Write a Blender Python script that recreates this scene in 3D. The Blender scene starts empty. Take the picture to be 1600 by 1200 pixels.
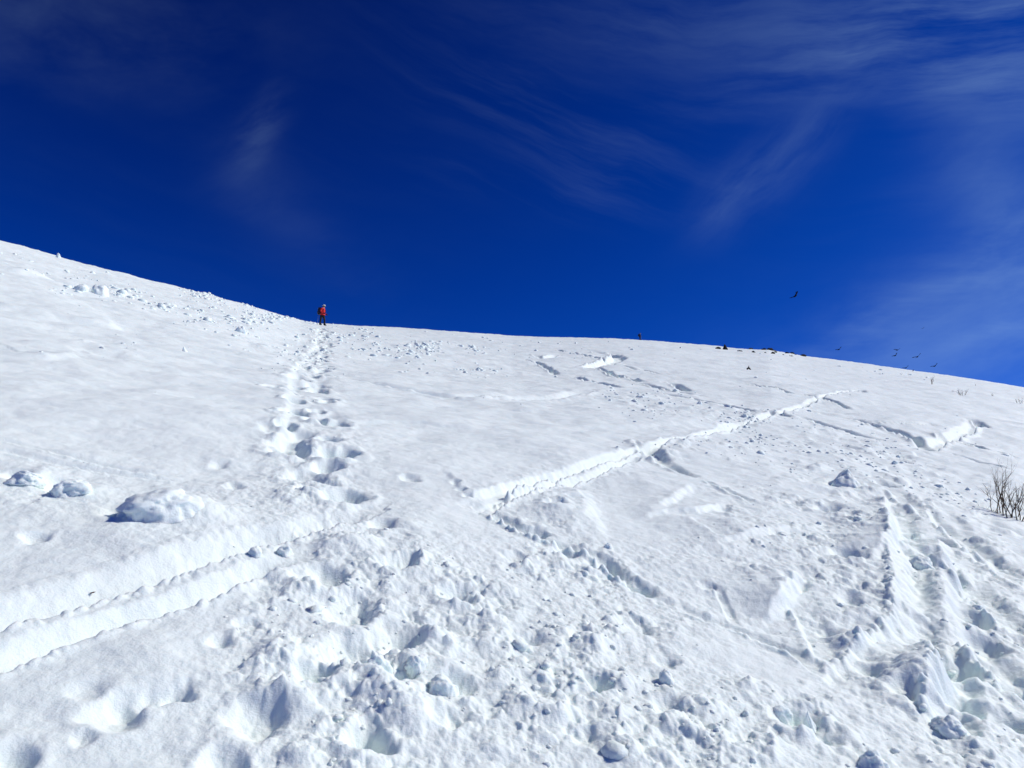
import bpy, math, random
import numpy as np
from mathutils import Vector, Matrix, noise as mnoise

# ------------------------------------------------------------------ camera, sky, sun, exposure
scene = bpy.context.scene
F_PX, PITCH, CAM_H = 1209.0, math.radians(12.0), 1.6       # focal length in photo pixels (1600 wide)
SUN_AZ, SUN_EL = math.radians(82.0), math.radians(42.0)    # azimuth clockwise from +Y (view direction)

cam_data = bpy.data.cameras.new("camera")
cam_data.sensor_fit = 'HORIZONTAL'
cam_data.sensor_width = 36.0
cam_data.lens = 36.0 * F_PX / 1600.0
cam_data.clip_start = 0.05
cam_data.clip_end = 6000.0
cam = bpy.data.objects.new("camera", cam_data)
scene.collection.objects.link(cam)
cam.location = (0, 0, CAM_H)
cam.rotation_euler = (math.radians(90) + PITCH, 0, 0)
scene.camera = cam

view = scene.view_settings
view.view_transform = 'Standard'
view.look = 'None'
view.gamma = 1.0
view.use_curve_mapping = False
view.exposure = 0.0
scene.render.engine = 'CYCLES'
scene.cycles.max_bounces = 10
scene.cycles.diffuse_bounces = 8
scene.cycles.use_denoising = True

sun_data = bpy.data.lights.new("sun", 'SUN')
sun_data.energy = 3.75
sun_data.angle = math.radians(0.53)
sun_data.color = (1.0, 0.99, 0.90)
sun = bpy.data.objects.new("sun", sun_data)
scene.collection.objects.link(sun)
sun_dir = Vector((math.cos(SUN_EL) * math.sin(SUN_AZ), math.cos(SUN_EL) * math.cos(SUN_AZ), math.sin(SUN_EL)))
sun.rotation_euler = sun_dir.to_track_quat('Z', 'Y').to_euler()
sun.location = (40, 10, 60)


def px_dir(px, py):
    """direction (world) of a photo pixel"""
    u = (np.asarray(px, float) - 800.0) / F_PX
    v = (600.0 - np.asarray(py, float)) / F_PX
    x = u
    y = math.cos(PITCH) - v * math.sin(PITCH)
    z = math.sin(PITCH) + v * math.cos(PITCH)
    return x, y, z


def px_azel(px, py):
    x, y, z = px_dir(px, py)
    return float(np.arctan2(x, y)), float(np.arctan2(z, np.hypot(x, y)))


def build_world():
    world = bpy.data.worlds.new("World")
    scene.world = world
    world.use_nodes = True
    nt = world.node_tree
    nt.nodes.clear()
    N, L = nt.nodes, nt.links

    def math_node(op, a, b=None, c=None):
        n = N.new('ShaderNodeMath')
        n.operation = op
        for i, s in enumerate((a, b, c)):
            if s is None:
                continue
            if isinstance(s, (int, float)):
                n.inputs[i].default_value = s
            else:
                L.new(s, n.inputs[i])
        return n.outputs[0]

    out = N.new('ShaderNodeOutputWorld')
    bg = N.new('ShaderNodeBackground')
    sky = N.new('ShaderNodeTexSky')
    sky.sky_type = 'NISHITA'
    sky.sun_disc = False
    sky.sun_elevation = SUN_EL
    sky.sun_rotation = SUN_AZ
    sky.altitude = 2200.0
    sky.air_density = 1.0
    sky.dust_density = 0.35
    sky.ozone_density = 3.0
    # thin dry mountain air as the camera recorded it: a deeper, more saturated blue
    sc_ = N.new('ShaderNodeSeparateColor')
    L.new(sky.outputs[0], sc_.inputs[0])
    blue = math_node('MAXIMUM', math_node('MULTIPLY', math_node('SUBTRACT', sc_.outputs[2], SKY_CUT), SKY_GAIN), 0.9)
    b1 = math_node('MULTIPLY', blue, 0.1)
    green = math_node('ADD', math_node('MULTIPLY', math_node('POWER', b1, 1.36), 1.9), math_node('MULTIPLY', math_node('POWER', b1, 4.0), .6))
    green = math_node('MINIMUM', green, math_node('MULTIPLY', blue, .85))
    red = math_node('ADD', math_node('MULTIPLY', math_node('POWER', b1, 3.0), .2), math_node('MULTIPLY', math_node('POWER', b1, 5.0), .7))
    red = math_node('MINIMUM', red, math_node('MULTIPLY', blue, .75))
    clear = N.new('ShaderNodeCombineXYZ')
    for k_, c_ in enumerate((red, green, blue)):
        L.new(c_, clear.inputs[k_])

    # cirrus, laid out in azimuth / elevation
    tc = N.new('ShaderNodeTexCoord')
    sep = N.new('ShaderNodeSeparateXYZ')
    L.new(tc.outputs['Generated'], sep.inputs[0])
    X, Y, Z = sep.outputs
    az = math_node('ARCTAN2', X, Y)
    el = math_node('ARCSINE', math_node('MAXIMUM', math_node('MINIMUM', Z, 0.9999), -0.9999))
    # domain warp
    comb = N.new('ShaderNodeCombineXYZ')
    L.new(az, comb.inputs[0]); L.new(el, comb.inputs[1])
    warp = N.new('ShaderNodeTexNoise')
    warp.inputs['Scale'].default_value = 5.0
    warp.inputs['Detail'].default_value = 3.0
    L.new(comb.outputs[0], warp.inputs['Vector'])
    wsep = N.new('ShaderNodeSeparateColor')
    L.new(warp.outputs['Color'], wsep.inputs[0])
    waz = math_node('ADD', az, math_node('MULTIPLY', math_node('SUBTRACT', wsep.outputs[0], 0.5), 0.05))
    wel = math_node('ADD', el, math_node('MULTIPLY', math_node('SUBTRACT', wsep.outputs[1], 0.5), 0.05))

    def streaks(angle, scale, stretch, seed, lo, hi, detail=6.0):
        """fibrous noise running along 'angle' (radians, in the az/el plane)"""
        ca, sa = math.cos(angle), math.sin(angle)
        a = math_node('ADD', math_node('MULTIPLY', waz, ca), math_node('MULTIPLY', wel, sa))
        b = math_node('SUBTRACT', math_node('MULTIPLY', wel, ca), math_node('MULTIPLY', waz, sa))
        c = N.new('ShaderNodeCombineXYZ')
        L.new(math_node('MULTIPLY', a, 1.0 / stretch), c.inputs[0])
        L.new(b, c.inputs[1])
        c.inputs[2].default_value = seed
        n = N.new('ShaderNodeTexNoise')
        n.inputs['Scale'].default_value = scale
        n.inputs['Detail'].default_value = detail
        n.inputs['Roughness'].default_value = 0.62
        L.new(c.outputs[0], n.inputs['Vector'])
        m = N.new('ShaderNodeMapRange')
        m.interpolation_type = 'SMOOTHSTEP'
        m.inputs['From Min'].default_value = lo
        m.inputs['From Max'].default_value = hi
        L.new(n.outputs[0], m.inputs['Value'])
        return m.outputs[0]

    fib = {
        'flat': streaks(math.radians(-10), 22.0, 7.0, 1.3, 0.30, 0.75),
        'fall': streaks(math.radians(-20), 34.0, 10.0, 4.1, 0.36, 0.74),
        'rise': streaks(math.radians(33), 22.0, 3.5, 7.7, 0.22, 0.75),
        'soft': streaks(math.radians(12), 7.0, 2.5, 9.2, 0.25, 0.75),
    }
    total = None
    for (px, py, hl, hw, ang, amp, kind) in CIRRUS:
        a0, e0 = px_azel(px, py)
        ca, sa = math.cos(math.radians(ang)), math.sin(math.radians(ang))
        da = math_node('SUBTRACT', waz, a0)
        de = math_node('SUBTRACT', wel, e0)
        a = math_node('MULTIPLY', math_node('ADD', math_node('MULTIPLY', da, ca), math_node('MULTIPLY', de, sa)), F_PX / hl)
        b = math_node('MULTIPLY', math_node('SUBTRACT', math_node('MULTIPLY', de, ca), math_node('MULTIPLY', da, sa)), F_PX / hw)
        r2 = math_node('ADD', math_node('MULTIPLY', a, a), math_node('MULTIPLY', b, b))
        g = math_node('POWER', 2.718, math_node('MULTIPLY', r2, -0.9))
        g = math_node('MULTIPLY', math_node('MULTIPLY', g, amp * CIRRUS_GAIN), fib[kind])
        total = g if total is None else math_node('ADD', total, g)
    # the thin veil goes on all round the sky
    veil = math_node('MULTIPLY', math_node('MULTIPLY', fib['soft'], fib['flat']), 0.006)
    total = math_node('MINIMUM', math_node('ADD', total, veil), 0.75)
    mix = N.new('ShaderNodeMix')
    mix.data_type = 'RGBA'
    L.new(total, mix.inputs['Factor'])
    L.new(clear.outputs[0], mix.inputs['A'])
    mix.inputs['B'].default_value = (4.0, 6.4, 9.0, 1)          # sunlit ice cloud
    L.new(mix.outputs['Result'], bg.inputs['Color'])
    bg.inputs['Strength'].default_value = 0.1
    L.new(bg.outputs[0], out.inputs[0])


SKY_CUT, SKY_GAIN, CIRRUS_GAIN = 1.42, 1.20, 0.24
# centre px, half length, half width (photo pixels), angle, amount, fibre
CIRRUS = [
    (1150, 290, 75, 34, 40, 0.30, 'rise'),
    (1250, 220, 110, 34, 36, 0.26, 'rise'),
    (405, 205, 60, 26, 60, 0.34, 'rise'),
    (395, 300, 40, 60, 80, 0.08, 'rise'),
    (480, 370, 190, 50, -35, 0.08, 'soft'),
    (860, 170, 240, 60, -16, 0.10, 'fall'),
    (930, 235, 190, 55, -20, 0.09, 'fall'),
    (880, 300, 200, 40, -4, 0.09, 'fall'),
    (1150, 40, 380, 50, -6, 0.24, 'flat'),
    (1330, 85, 220, 40, 4, 0.34, 'flat'),
    (1540, 30, 190, 70, -12, 0.70, 'flat'),
    (1570, 140, 130, 50, -20, 0.52, 'flat'),
    (1440, 500, 240, 60, 16, 0.70, 'soft'),
    (1560, 585, 220, 50, 8, 0.75, 'soft'),
    (1590, 512, 90, 15, 10, 0.62, 'flat'),
    (1590, 380, 60, 130, 15, 0.75, 'soft'),
    (1520, 420, 150, 40, 25, 0.30, 'flat'),
    (1340, 520, 130, 24, 22, 0.34, 'flat'),
    (1480, 290, 110, 28, 12, 0.10, 'flat'),
    (90, 45, 230, 60, 12, 0.32, 'soft'),
]
build_world()

# ------------------------------------------------------------------ helpers
coll = scene.collection
rng = np.random.default_rng(11)


def _hash(ix, iy, seed):
    h = (ix.astype(np.int64) * 374761393 + iy.astype(np.int64) * 668265263 + seed * 1274126177) & 0xFFFFFFFF
    h = ((h ^ (h >> 13)) * 1274126177) & 0xFFFFFFFF
    h = ((h ^ (h >> 16)) * 2246822519) & 0xFFFFFFFF
    h = h ^ (h >> 15)
    return (h & 0xFFFFFF).astype(np.float32) / np.float32(0x1000000)


def pnoise(x, y, seed=0):
    """gradient noise, about -1..1"""
    ix, iy = np.floor(x), np.floor(y)
    fx, fy = (x - ix).astype(np.float32), (y - iy).astype(np.float32)
    ux = fx * fx * fx * (fx * (fx * 6 - 15) + 10)
    uy = fy * fy * fy * (fy * (fy * 6 - 15) + 10)

    def g(ox, oy):
        a = _hash(ix + ox, iy + oy, seed) * np.float32(6.2831853)
        return np.cos(a) * (fx - ox) + np.sin(a) * (fy - oy)
    a = g(0, 0); b = g(1, 0); c = g(0, 1); d = g(1, 1)
    return 1.5 * (a + ux * (b - a) + uy * (c - a + ux * (a - b - c + d)))


def fbm(x, y, seed=0, octaves=3, gain=0.5):
    s = 0; amp = 1.0
    for o in range(octaves):
        s = s + amp * pnoise(x * 2.03 ** o, y * 2.03 ** o, seed + 17 * o)
        amp *= gain
    return s


def lumps(x, y, cell, seed, density=0.7, rmin=0.3, rmax=0.75):
    """rounded clods sitting on the surface; height in units of the cell"""
    x = x / cell; y = y / cell
    ix, iy = np.floor(x), np.floor(y)
    best = np.zeros(x.shape, np.float32)
    for ox in (-1, 0, 1):
        for oy in (-1, 0, 1):
            cx, cy = ix + ox, iy + oy
            keep = _hash(cx, cy, seed + 3)
            dx = x - (cx + 0.15 + 0.7 * _hash(cx, cy, seed))
            dy = y - (cy + 0.15 + 0.7 * _hash(cx, cy, seed + 1))
            rad = rmin + (rmax - rmin) * _hash(cx, cy, seed + 2) ** 2
            asp = 0.7 + 0.6 * _hash(cx, cy, seed + 5)
            ang = 3.1416 * _hash(cx, cy, seed + 6)
            ca, sa = np.cos(ang), np.sin(ang)
            ex, ey = (dx * ca + dy * sa) * asp, (dy * ca - dx * sa) / asp
            q = 1.0 - (ex * ex + ey * ey) / (rad * rad)
            hgt = np.where((q > 0) & (keep < density), rad * np.maximum(q, 0) ** .85, 0)
            best = np.maximum(best, hgt)
    return best


def sstep(a, b, x):
    t = np.clip((x - a) / (b - a), 0, 1)
    return t * t * (3 - 2 * t)


# ------------------------------------------------------------------ the hill
SKYLINE = [(-400, 262), (-200, 320), (0, 377), (60, 393), (120, 410), (180, 425), (250, 443), (330, 463), (400, 483), (440, 494),
           (470, 502), (500, 507), (540, 509), (600, 512), (700, 518), (800, 525), (880, 528), (960, 530), (1020, 533),
           (1100, 540), (1150, 545), (1200, 548), (1260, 557), (1320, 565), (1400, 576), (1470, 586), (1540, 596),
           (1600, 606), (1800, 640), (2000, 675)]
_sx = np.array([p[0] for p in SKYLINE], float); _sy = np.array([p[1] for p in SKYLINE], float)
_xx, _yy, _zz = px_dir(_sx, _sy)
_saz = np.arctan2(_xx, _yy); _stan = _zz / np.hypot(_xx, _yy)
_r0 = np.interp(_sx, [-400, 400, 500, 620, 800, 1000, 1600, 2000], [70, 76, 86, 125, 170, 190, 170, 160])
_S = _stan + 2 * CAM_H / _r0                         # slope that puts the crest at distance r0 on the skyline
_in = (_sx > -250) & (_sx < 1850)
_A = np.stack([np.cos(_saz[_in]), np.sin(_saz[_in])], 1)
(PLANE_A, PLANE_B), *_ = np.linalg.lstsq(_A, _S[_in], rcond=None)
_res = _S - (PLANE_A * np.cos(_saz) + PLANE_B * np.sin(_saz))
_az_t = np.concatenate([[-math.pi, _saz[0] - 0.5], _saz, [_saz[-1] + 0.5, math.pi]])
_res_t = np.concatenate([[0, 0], _res, [0, 0]])
_k = CAM_H / _r0 ** 2
_k_t = np.concatenate([[0.0001, 0.0001], _k, [0.0001, 0.0001]])


def base_polar(r, az):
    S = PLANE_A * np.cos(az) + PLANE_B * np.sin(az) + np.interp(az, _az_t, _res_t) * sstep(2.0, 26.0, r)
    k = np.interp(az, _az_t, _k_t)
    rc = np.minimum(r, 450.0)
    return r * S - k * (rc * rc + 2 * rc * (r - rc))


def base(x, y):
    return base_polar(np.hypot(x, y), np.arctan2(x, y))


def to_ground(px, py):
    """where the ray through a photo pixel meets the undisturbed hill (arrays): x, y"""
    px = np.atleast_1d(np.asarray(px, float)); py = np.atleast_1d(np.asarray(py, float))
    x, y, z = px_dir(px, py)
    az = np.arctan2(x, y); t = z / np.hypot(x, y)
    k = np.interp(az, _az_t, _k_t)
    lo = np.full(px.shape, 0.3); hi = np.sqrt(CAM_H / k)
    for _ in range(50):
        mid = 0.5 * (lo + hi)
        above = (base_polar(mid, az) - CAM_H) / mid > t
        hi = np.where(above, mid, hi); lo = np.where(above, lo, mid)
    r = 0.5 * (lo + hi)
    return r * np.sin(az), r * np.cos(az)


def to_px(x, y, z):
    """photo pixel of a world point"""
    zz = z - CAM_H
    d = y * math.cos(PITCH) + zz * math.sin(PITCH)
    v = -y * math.sin(PITCH) + zz * math.cos(PITCH)
    d = np.where(d > 0.05, d, 0.05)
    return 800 + F_PX * x / d, 600 - F_PX * v / d


def smooth_line(pts, n=8):
    gx, gy = to_ground([p[0] for p in pts], [p[1] for p in pts])
    P = np.stack([gx, gy], 1)
    if len(P) < 3:
        return P
    Q = np.concatenate([[2 * P[0] - P[1]], P, [2 * P[-1] - P[-2]]])
    res = []
    for i in range(1, len(Q) - 2):
        for t in np.linspace(0, 1, n, endpoint=False):
            a, b, c, d = Q[i - 1], Q[i], Q[i + 1], Q[i + 2]
            res.append(0.5 * (2 * b + (c - a) * t + (2 * a - 5 * b + 4 * c - d) * t * t + (3 * b - a - 3 * c + d) * t ** 3))
    res.append(P[-1])
    return np.array(res)


# strokes: kind, photo points, then sizes in metres
#  trench: width, depth, lip, roughness     scarp: height, cliff width, decay length (high side = left of the direction of travel)
STROKES = [
    # two ski grooves, bottom left
    ('trench', [(-260, 1040), (-120, 1003), (0, 968), (100, 942), (190, 914), (270, 892), (350, 868), (430, 846), (500, 830), (560, 812), (592, 798)], .16, .16, .014, .22),
    ('trench', [(-260, 1115), (-120, 1075), (0, 1034), (120, 992), (200, 966), (300, 937), (380, 908), (440, 884), (480, 872)], .13, .13, .014, .23),
    # diagonal groove in the middle and its upper part
    ('trench', [(738, 788), (800, 765), (850, 748), (920, 728), (985, 706), (1010, 697)], .15, .10, .04, .9),
    ('scarp', [(745, 782), (800, 757), (850, 741), (920, 719), (985, 698)], .04, .25, .9),
    ('trench', [(755, 797), (800, 780), (860, 761), (940, 738), (1000, 712)], .10, .08, .04, .5),
    ('trench', [(1000, 702), (1060, 688), (1100, 680), (1150, 663), (1195, 653), (1230, 641), (1280, 626), (1340, 609)], .22, .075, .06, .9),
    ('trench', [(1336, 609), (1344, 609), (1350, 612)], .26, .09, .05, .3),
    # slab edges round the smooth wedge
    ('scarp', [(690, 733), (697, 742), (706, 752), (722, 768), (742, 783)], .03, .08, .8),
    ('trench', [(748, 789), (790, 812), (832, 836), (890, 852), (935, 868), (962, 893), (1000, 912), (1035, 935)], .11, .05, .05, .8),
    ('trench', [(1035, 935), (1090, 957), (1150, 978), (1205, 1000), (1250, 1022), (1300, 1062)], .10, .035, .015, .25),
    ('scarp', [(960, 850), (935, 820), (920, 790), (908, 760)], .07, .15, .8),
    ('scarp', [(1000, 808), (1040, 790), (1060, 778), (1090, 760)], .06, .1, .6),
    ('scarp', [(985, 812), (1040, 802), (1090, 802), (1140, 788)], .07, .08, .6),
    ('trench', [(1000, 690), (1030, 716), (1060, 734), (1090, 748)], .22, .12, .06, .5),
    ('trench', [(1090, 748), (1140, 772), (1190, 792)], .10, .04, .03, .5),
    ('trench', [(1090, 812), (1120, 835), (1148, 852)], .2, .03, .01, .4),
    ('scarp', [(1110, 860), (1180, 846), (1250, 838)], .06, .08, .5),
    # crescents and slide walls on the right
    ('scarp', [(1180, 968), (1215, 954), (1240, 932), (1254, 908)], .13, .07, .5),
    ('trench', [(1115, 912), (1130, 935), (1146, 965)], .05, .022, .01, .5),
    ('scarp', [(1318, 1055), (1360, 1030), (1395, 1005), (1424, 975), (1420, 930), (1413, 880), (1398, 830), (1385, 790)], .13, .12, .6),
    ('scarp', [(1462, 1140), (1470, 1105), (1476, 1060), (1465, 1032), (1435, 1008), (1405, 994)], .14, .11, .6),
    ('scarp', [(1500, 1015), (1492, 985), (1490, 940), (1488, 900), (1470, 850)], .14, .09, .6),
    ('scarp', [(1340, 905), (1385, 880), (1400, 845), (1395, 815)], .09, .07, .5),
    ('trench', [(1240, 935), (1275, 990), (1300, 1050)], .14, .03, .02, .6),
    ('trench', [(1392, 775), (1404, 810), (1418, 860), (1424, 930), (1428, 985), (1400, 1010), (1360, 1038), (1322, 1062), (1290, 1090)], .20, .06, .04, .8),
    ('trench', [(1462, 1000), (1486, 1030), (1490, 1070), (1484, 1110), (1476, 1160)], .16, .07, .04, .8),
    ('trench', [(1455, 790), (1510, 850), (1580, 900), (1660, 950)], .25, .06, .05, .8),
    ('trench', [(1380, 760), (1450, 810), (1520, 855), (1620, 905)], .2, .05, .05, .8),
    ('trench', [(1500, 900), (1560, 960), (1620, 1010)], .2, .06, .05, .8),
    ('trench', [(1520, 1000), (1570, 1050), (1640, 1100)], .2, .08, .05, .8),
    ('trench', [(1530, 808), (1570, 824), (1640, 842)], .22, .06, .02, .2),
    ('trench', [(504, 516), (500, 545), (484, 572), (476, 596), (478, 625), (478, 655), (474, 690), (482, 722), (496, 752)], .5, .035, .03, .8),
    # drifts above
    ('scarp', [(505, 662), (560, 660), (640, 662), (700, 669), (770, 676)], .045, .12, .8),
    ('trench', [(495, 584), (560, 596), (620, 606), (700, 618), (760, 621), (840, 622), (890, 619), (925, 607)], .45, .12, .05, .4),
    ('scarp', [(600, 611), (680, 617), (760, 624), (840, 624)], .08, .2, 1.2),
    ('scarp', [(800, 680), (850, 672), (920, 668), (1000, 668), (1060, 664), (1130, 665), (1150, 655)], .055, .2, 1.2),
    # ski lines on the upper slope
    ('trench', [(925, 548), (945, 552), (957, 554), (965, 561), (950, 567), (930, 570), (915, 573)], .8, .24, .08, .2),
    ('trench', [(870, 545), (905, 556), (950, 567)], .35, .16, .05, .3),
    ('trench', [(928, 572), (960, 583), (1000, 594)], .35, .18, .06, .3),
    ('trench', [(1000, 596), (1050, 608), (1110, 620)], .30, .14, .05, .3),
    ('trench', [(1038, 596), (1056, 600), (1070, 608)], .40, .18, .08, .4),
    ('trench', [(1020, 612), (1090, 624), (1150, 637), (1180, 645)], .30, .14, .05, .5),
    ('trench', [(815, 562), (845, 570), (868, 580)], .35, .14, .05, .4),
    ('trench', [(830, 558), (850, 562), (875, 558)], .5, .14, .05, .3),
    ('trench', [(890, 585), (950, 600), (990, 604)], .30, .12, .04, .4),
    ('trench', [(960, 571), (1000, 577), (1040, 583)], .25, .10, .03, .2),
    ('trench', [(1165, 599), (1220, 611), (1285, 627), (1330, 641)], .26, .12, .04, .3),
    ('trench', [(1190, 640), (1210, 646), (1225, 652)], .40, .16, .06, .4),
    ('trench', [(1238, 650), (1290, 664), (1340, 677), (1392, 689)], .26, .12, .04, .3),
    ('trench', [(1290, 646), (1340, 656), (1390, 669), (1422, 682), (1450, 700)], .40, .18, .10, .6),
    ('trench', [(1446, 703), (1470, 690), (1500, 680), (1522, 670), (1528, 664)], .40, .13, .08, .5),
    ('trench', [(1500, 660), (1525, 664), (1538, 671)], .30, .12, .05, .3),
    ('trench', [(1455, 676), (1470, 680), (1480, 686)], .30, .12, .05, .3),
    ('trench', [(1495, 687), (1550, 705), (1620, 723)], .20, .11, .03, .3),
    ('trench', [(1460, 704), (1500, 714), (1535, 724), (1568, 735)], .26, .14, .05, .4),
    ('trench', [(1330, 655), (1400, 663), (1470, 669)], .15, .05, .02, .3),
    ('trench', [(1585, 742), (1640, 755), (1700, 765)], .15, .08, .03, .2),
    # two shallow lines on the left flank
    ('trench', [(-80, 682), (0, 690), (90, 707), (190, 726), (300, 740)], .10, .03, .01, .2),
    ('trench', [(-80, 700), (0, 706), (90, 722), (190, 736), (320, 748)], .10, .03, .01, .2),
    ('scarp', [(0, 424), (40, 430), (90, 438)], .2, .5, 2.0),
    ('scarp', [(30, 560), (80, 563), (130, 562)], .10, .2, 1.0),
    ('scarp', [(0, 490), (80, 500), (200, 520)], .12, .5, 2.5),
]
# pits: photo x, y, width px, depth as share of width, stretch along the view, tilt
PITS = [
    # climbing steps below the person
    (468, 680, 50, .38, 1.1), (425, 672, 40, .25, 1.4), (470, 709, 26, .6, 1.2), (430, 690, 46, .25, 1.2), (345, 717, 26, .35, 1.2), (365, 757, 28, .35, 1.2),
    (515, 752, 36, .4, 1.0), (480, 768, 36, .35, 1.0), (595, 826, 44, .35, 1.0), (640, 750, 30, .3, 1.1),
    # deep holes in the foreground
    (622, 888, 54, .6, .9), (505, 905, 66, .5, .9), (716, 935, 52, .4, .9), (545, 950, 90, .30, 1.0), (620, 995, 74, .6, .9), (560, 1020, 96, .35, .9),
    (492, 1062, 56, .6, .9), (575, 1152, 62, .75, 1.0), (620, 1060, 50, .45, .8), (700, 1120, 60, .4, .8), (715, 1075, 50, .4, .8), (936, 1074, 48, .55, .8),
    (830, 1000, 40, .3, .9), (405, 1120, 80, .45, .9), (350, 1190, 60, .5, .9), (15, 1182, 60, .5, .9), (180, 1112, 70, .38, .8), (205, 1088, 46, .4, .9),
    (250, 1085, 44, .5, 1.1), (284, 1080, 34, .6, 1.2), (345, 1003, 36, .4, .9), (385, 975, 36, .3, .9), (130, 1152, 32, .3, .9), (140, 1075, 50, .18, 1.),
    (712, 757, 15, .5, .9), (722, 767, 17, .5, .9), (733, 776, 19, .55, .9), (835, 830, 44, .45, .8), (1000, 914, 44, .45, .8), (945, 880, 44, .4, 1.0), (1105, 915, 24, .35, .9), (905, 1145, 44, .35, 1.1), (1045, 1110, 40, .35, 1.1),
    (1255, 1132, 66, .65, .9), (1300, 1160, 50, .45, 1.0), (1040, 1035, 36, .35, 1.1), (1000, 980, 40, .3, 1.1), (1325, 880, 46, .45, .9), (1410, 838, 40, .5, .9),
    (1465, 850, 40, .45, .9), (1455, 875, 44, .45, .9), (1475, 900, 40, .4, .9), (1495, 925, 44, .4, .9), (1515, 965, 50, .5, .9), (1540, 1000, 50, .5, .9),
    (1495, 1040, 50, .5, .9), (1490, 1090, 56, .6, 1.0), (1520, 1110, 50, .5, .9), (1570, 1120, 56, .5, .9), (1590, 1060, 50, .45, .9), 
    (1365, 1048, 40, .4, .8), (1300, 985, 40, .35, .8), (1305, 757, 30, .5, .9), (1330, 945, 40, .35, .9), (1425, 1090, 46, .4, .9), (1240, 920, 40, .35, .9),
    (885, 860, 40, .3, .9), (800, 870, 40, .25, .9), (870, 795, 36, .35, .8), (900, 780, 30, .35, .8), (1290, 800, 40, .35, .9), (1380, 760, 34, .35, .9),
    (30, 742, 36, .4, .9), (55, 832, 34, .4, .9), (85, 752, 40, .4, .9), (190, 797, 44, .4, .9), (1385, 715, 24, .4, .9), (1410, 720, 24, .4, .9),
]
# mounds: photo x, y, width px, height as share of width, stretch
MOUNDS = [
    (312, 804, 130, .24, 1.1), (275, 802, 90, .22, 1.0), (145, 764, 80, .22, 1.2), (60, 745, 70, .16, 1.2), (330, 815, 80, .15, 1.2), (680, 1000, 70, .35, .9), (640, 1040, 60, .35, .9),
    (640, 1110, 130, .22, .9), (700, 1050, 90, .25, .9), (440, 1030, 90, .28, .9), (450, 1090, 110, .25, .9), (590, 1080, 80, .3, .9), (660, 900, 120, .16, 1.),
    (540, 860, 90, .15, 1.), (870, 800, 110, .12, 1.), (1330, 1000, 100, .20, 1.), (1430, 1060, 120, .20, 1.), (1370, 870, 90, .16, 1.), (1440, 960, 70, .16, 1.2),
    (1335, 805, 70, .15, 1.), (1290, 700, 80, .06, 1.), (1270, 1140, 60, .35, 1.), (1190, 930, 80, .10, 1.), (1060, 1000, 60, .12, 1.), (560, 1180, 90, .2, .9),
    (760, 1000, 80, .15, .9), (790, 1060, 90, .15, .9), (850, 1110, 90, .15, .9), (1100, 1110, 80, .15, .9), (500, 700, 60, .15, 1.), (640, 830, 60, .2, 1.),
    (235, 1030, 120, .08, 1.), (960, 1150, 90, .12, 1.), (390, 905, 40, .25, 1.), (440, 905, 50, .2, 1.), (1440, 870, 60, .25, 1.), (1540, 1180, 80, .2, 1.),
]
# churned, crumbly snow: photo x, y, rx, ry, amount
ROUGH = [
    (560, 1100, 190, 150, 1.0), (520, 960, 130, 90, .8), (560, 870, 90, 50, .5), (480, 760, 110, 60, .6), (660, 930, 110, 60, .7), (800, 1050, 200, 130, .65),
    (950, 1130, 180, 110, .65), (1130, 1150, 140, 80, .7), (860, 930, 120, 60, .45), (1300, 960, 90, 80, .6), (1420, 900, 100, 110, .7), (1540, 950, 130, 160, 1.0),
    (1560, 1100, 120, 110, 1.0), (1450, 1080, 90, 90, .6), (1330, 800, 130, 70, .7), (1450, 800, 120, 60, .6), (1350, 710, 160, 30, .5), (1270, 1140, 100, 60, .8),
    (1220, 690, 120, 22, .6), (1080, 645, 110, 16, .8), (980, 620, 70, 12, .8), (1150, 655, 60, 14, .8), (640, 550, 110, 12, .9), (540, 525, 40, 9, .9),
    (740, 580, 90, 10, .6), (1010, 700, 50, 16, .9), (880, 740, 110, 14, .4), (860, 800, 70, 40, .6), (1180, 780, 120, 40, .4), (1060, 700, 90, 22, .4),
    (500, 690, 60, 60, .5), (480, 560, 60, 30, .6), (200, 460, 90, 14, .7), (260, 478, 60, 10, .7), (420, 500, 70, 12, .7), (380, 520, 60, 10, .5), (150, 540, 90, 10, .4),
    (70, 760, 130, 40, .4), (60, 430, 90, 8, .5), (130, 455, 60, 8, .6), (330, 505, 60, 7, .6), (170, 552, 70, 6, .5), (400, 545, 60, 8, .4), (250, 440, 60, 6, .4), (30, 395, 40, 8, .5), (340, 462, 60, 6, .6), (440, 498, 40, 6, .6), (290, 810, 110, 50, .4), (640, 710, 60, 40, .3), (1500, 1180, 150, 50, .9), (930, 870, 130, 40, .35), (1090, 960, 100, 50, .35),
    (1030, 1050, 120, 70, .5), (700, 1010, 160, 90, .5), (800, 930, 130, 40, .3), (900, 1020, 120, 60, .35), (1250, 1180, 160, 50, .6), (1150, 870, 110, 40, .3), (400, 1000, 60, 60, .3), (350, 480, 120, 10, .5), (1250, 870, 90, 50, .4),
]
# pressed-smooth snow
SMOOTH = [(650, 740, 80, 50, .9), (1130, 1020, 110, 40, .8), (1010, 810, 90, 40, .8), (1230, 1050, 60, 40, .8), (720, 800, 60, 25, .5), (200, 970, 220, 60, .7), (200, 680, 200, 50, .3), (1345, 1000, 50, 35, .8), (1430, 1055, 45, 45, .8), (1370, 870, 45, 40, .7), (1200, 940, 45, 25, .7), (1440, 950, 30, 50, .7)]


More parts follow.
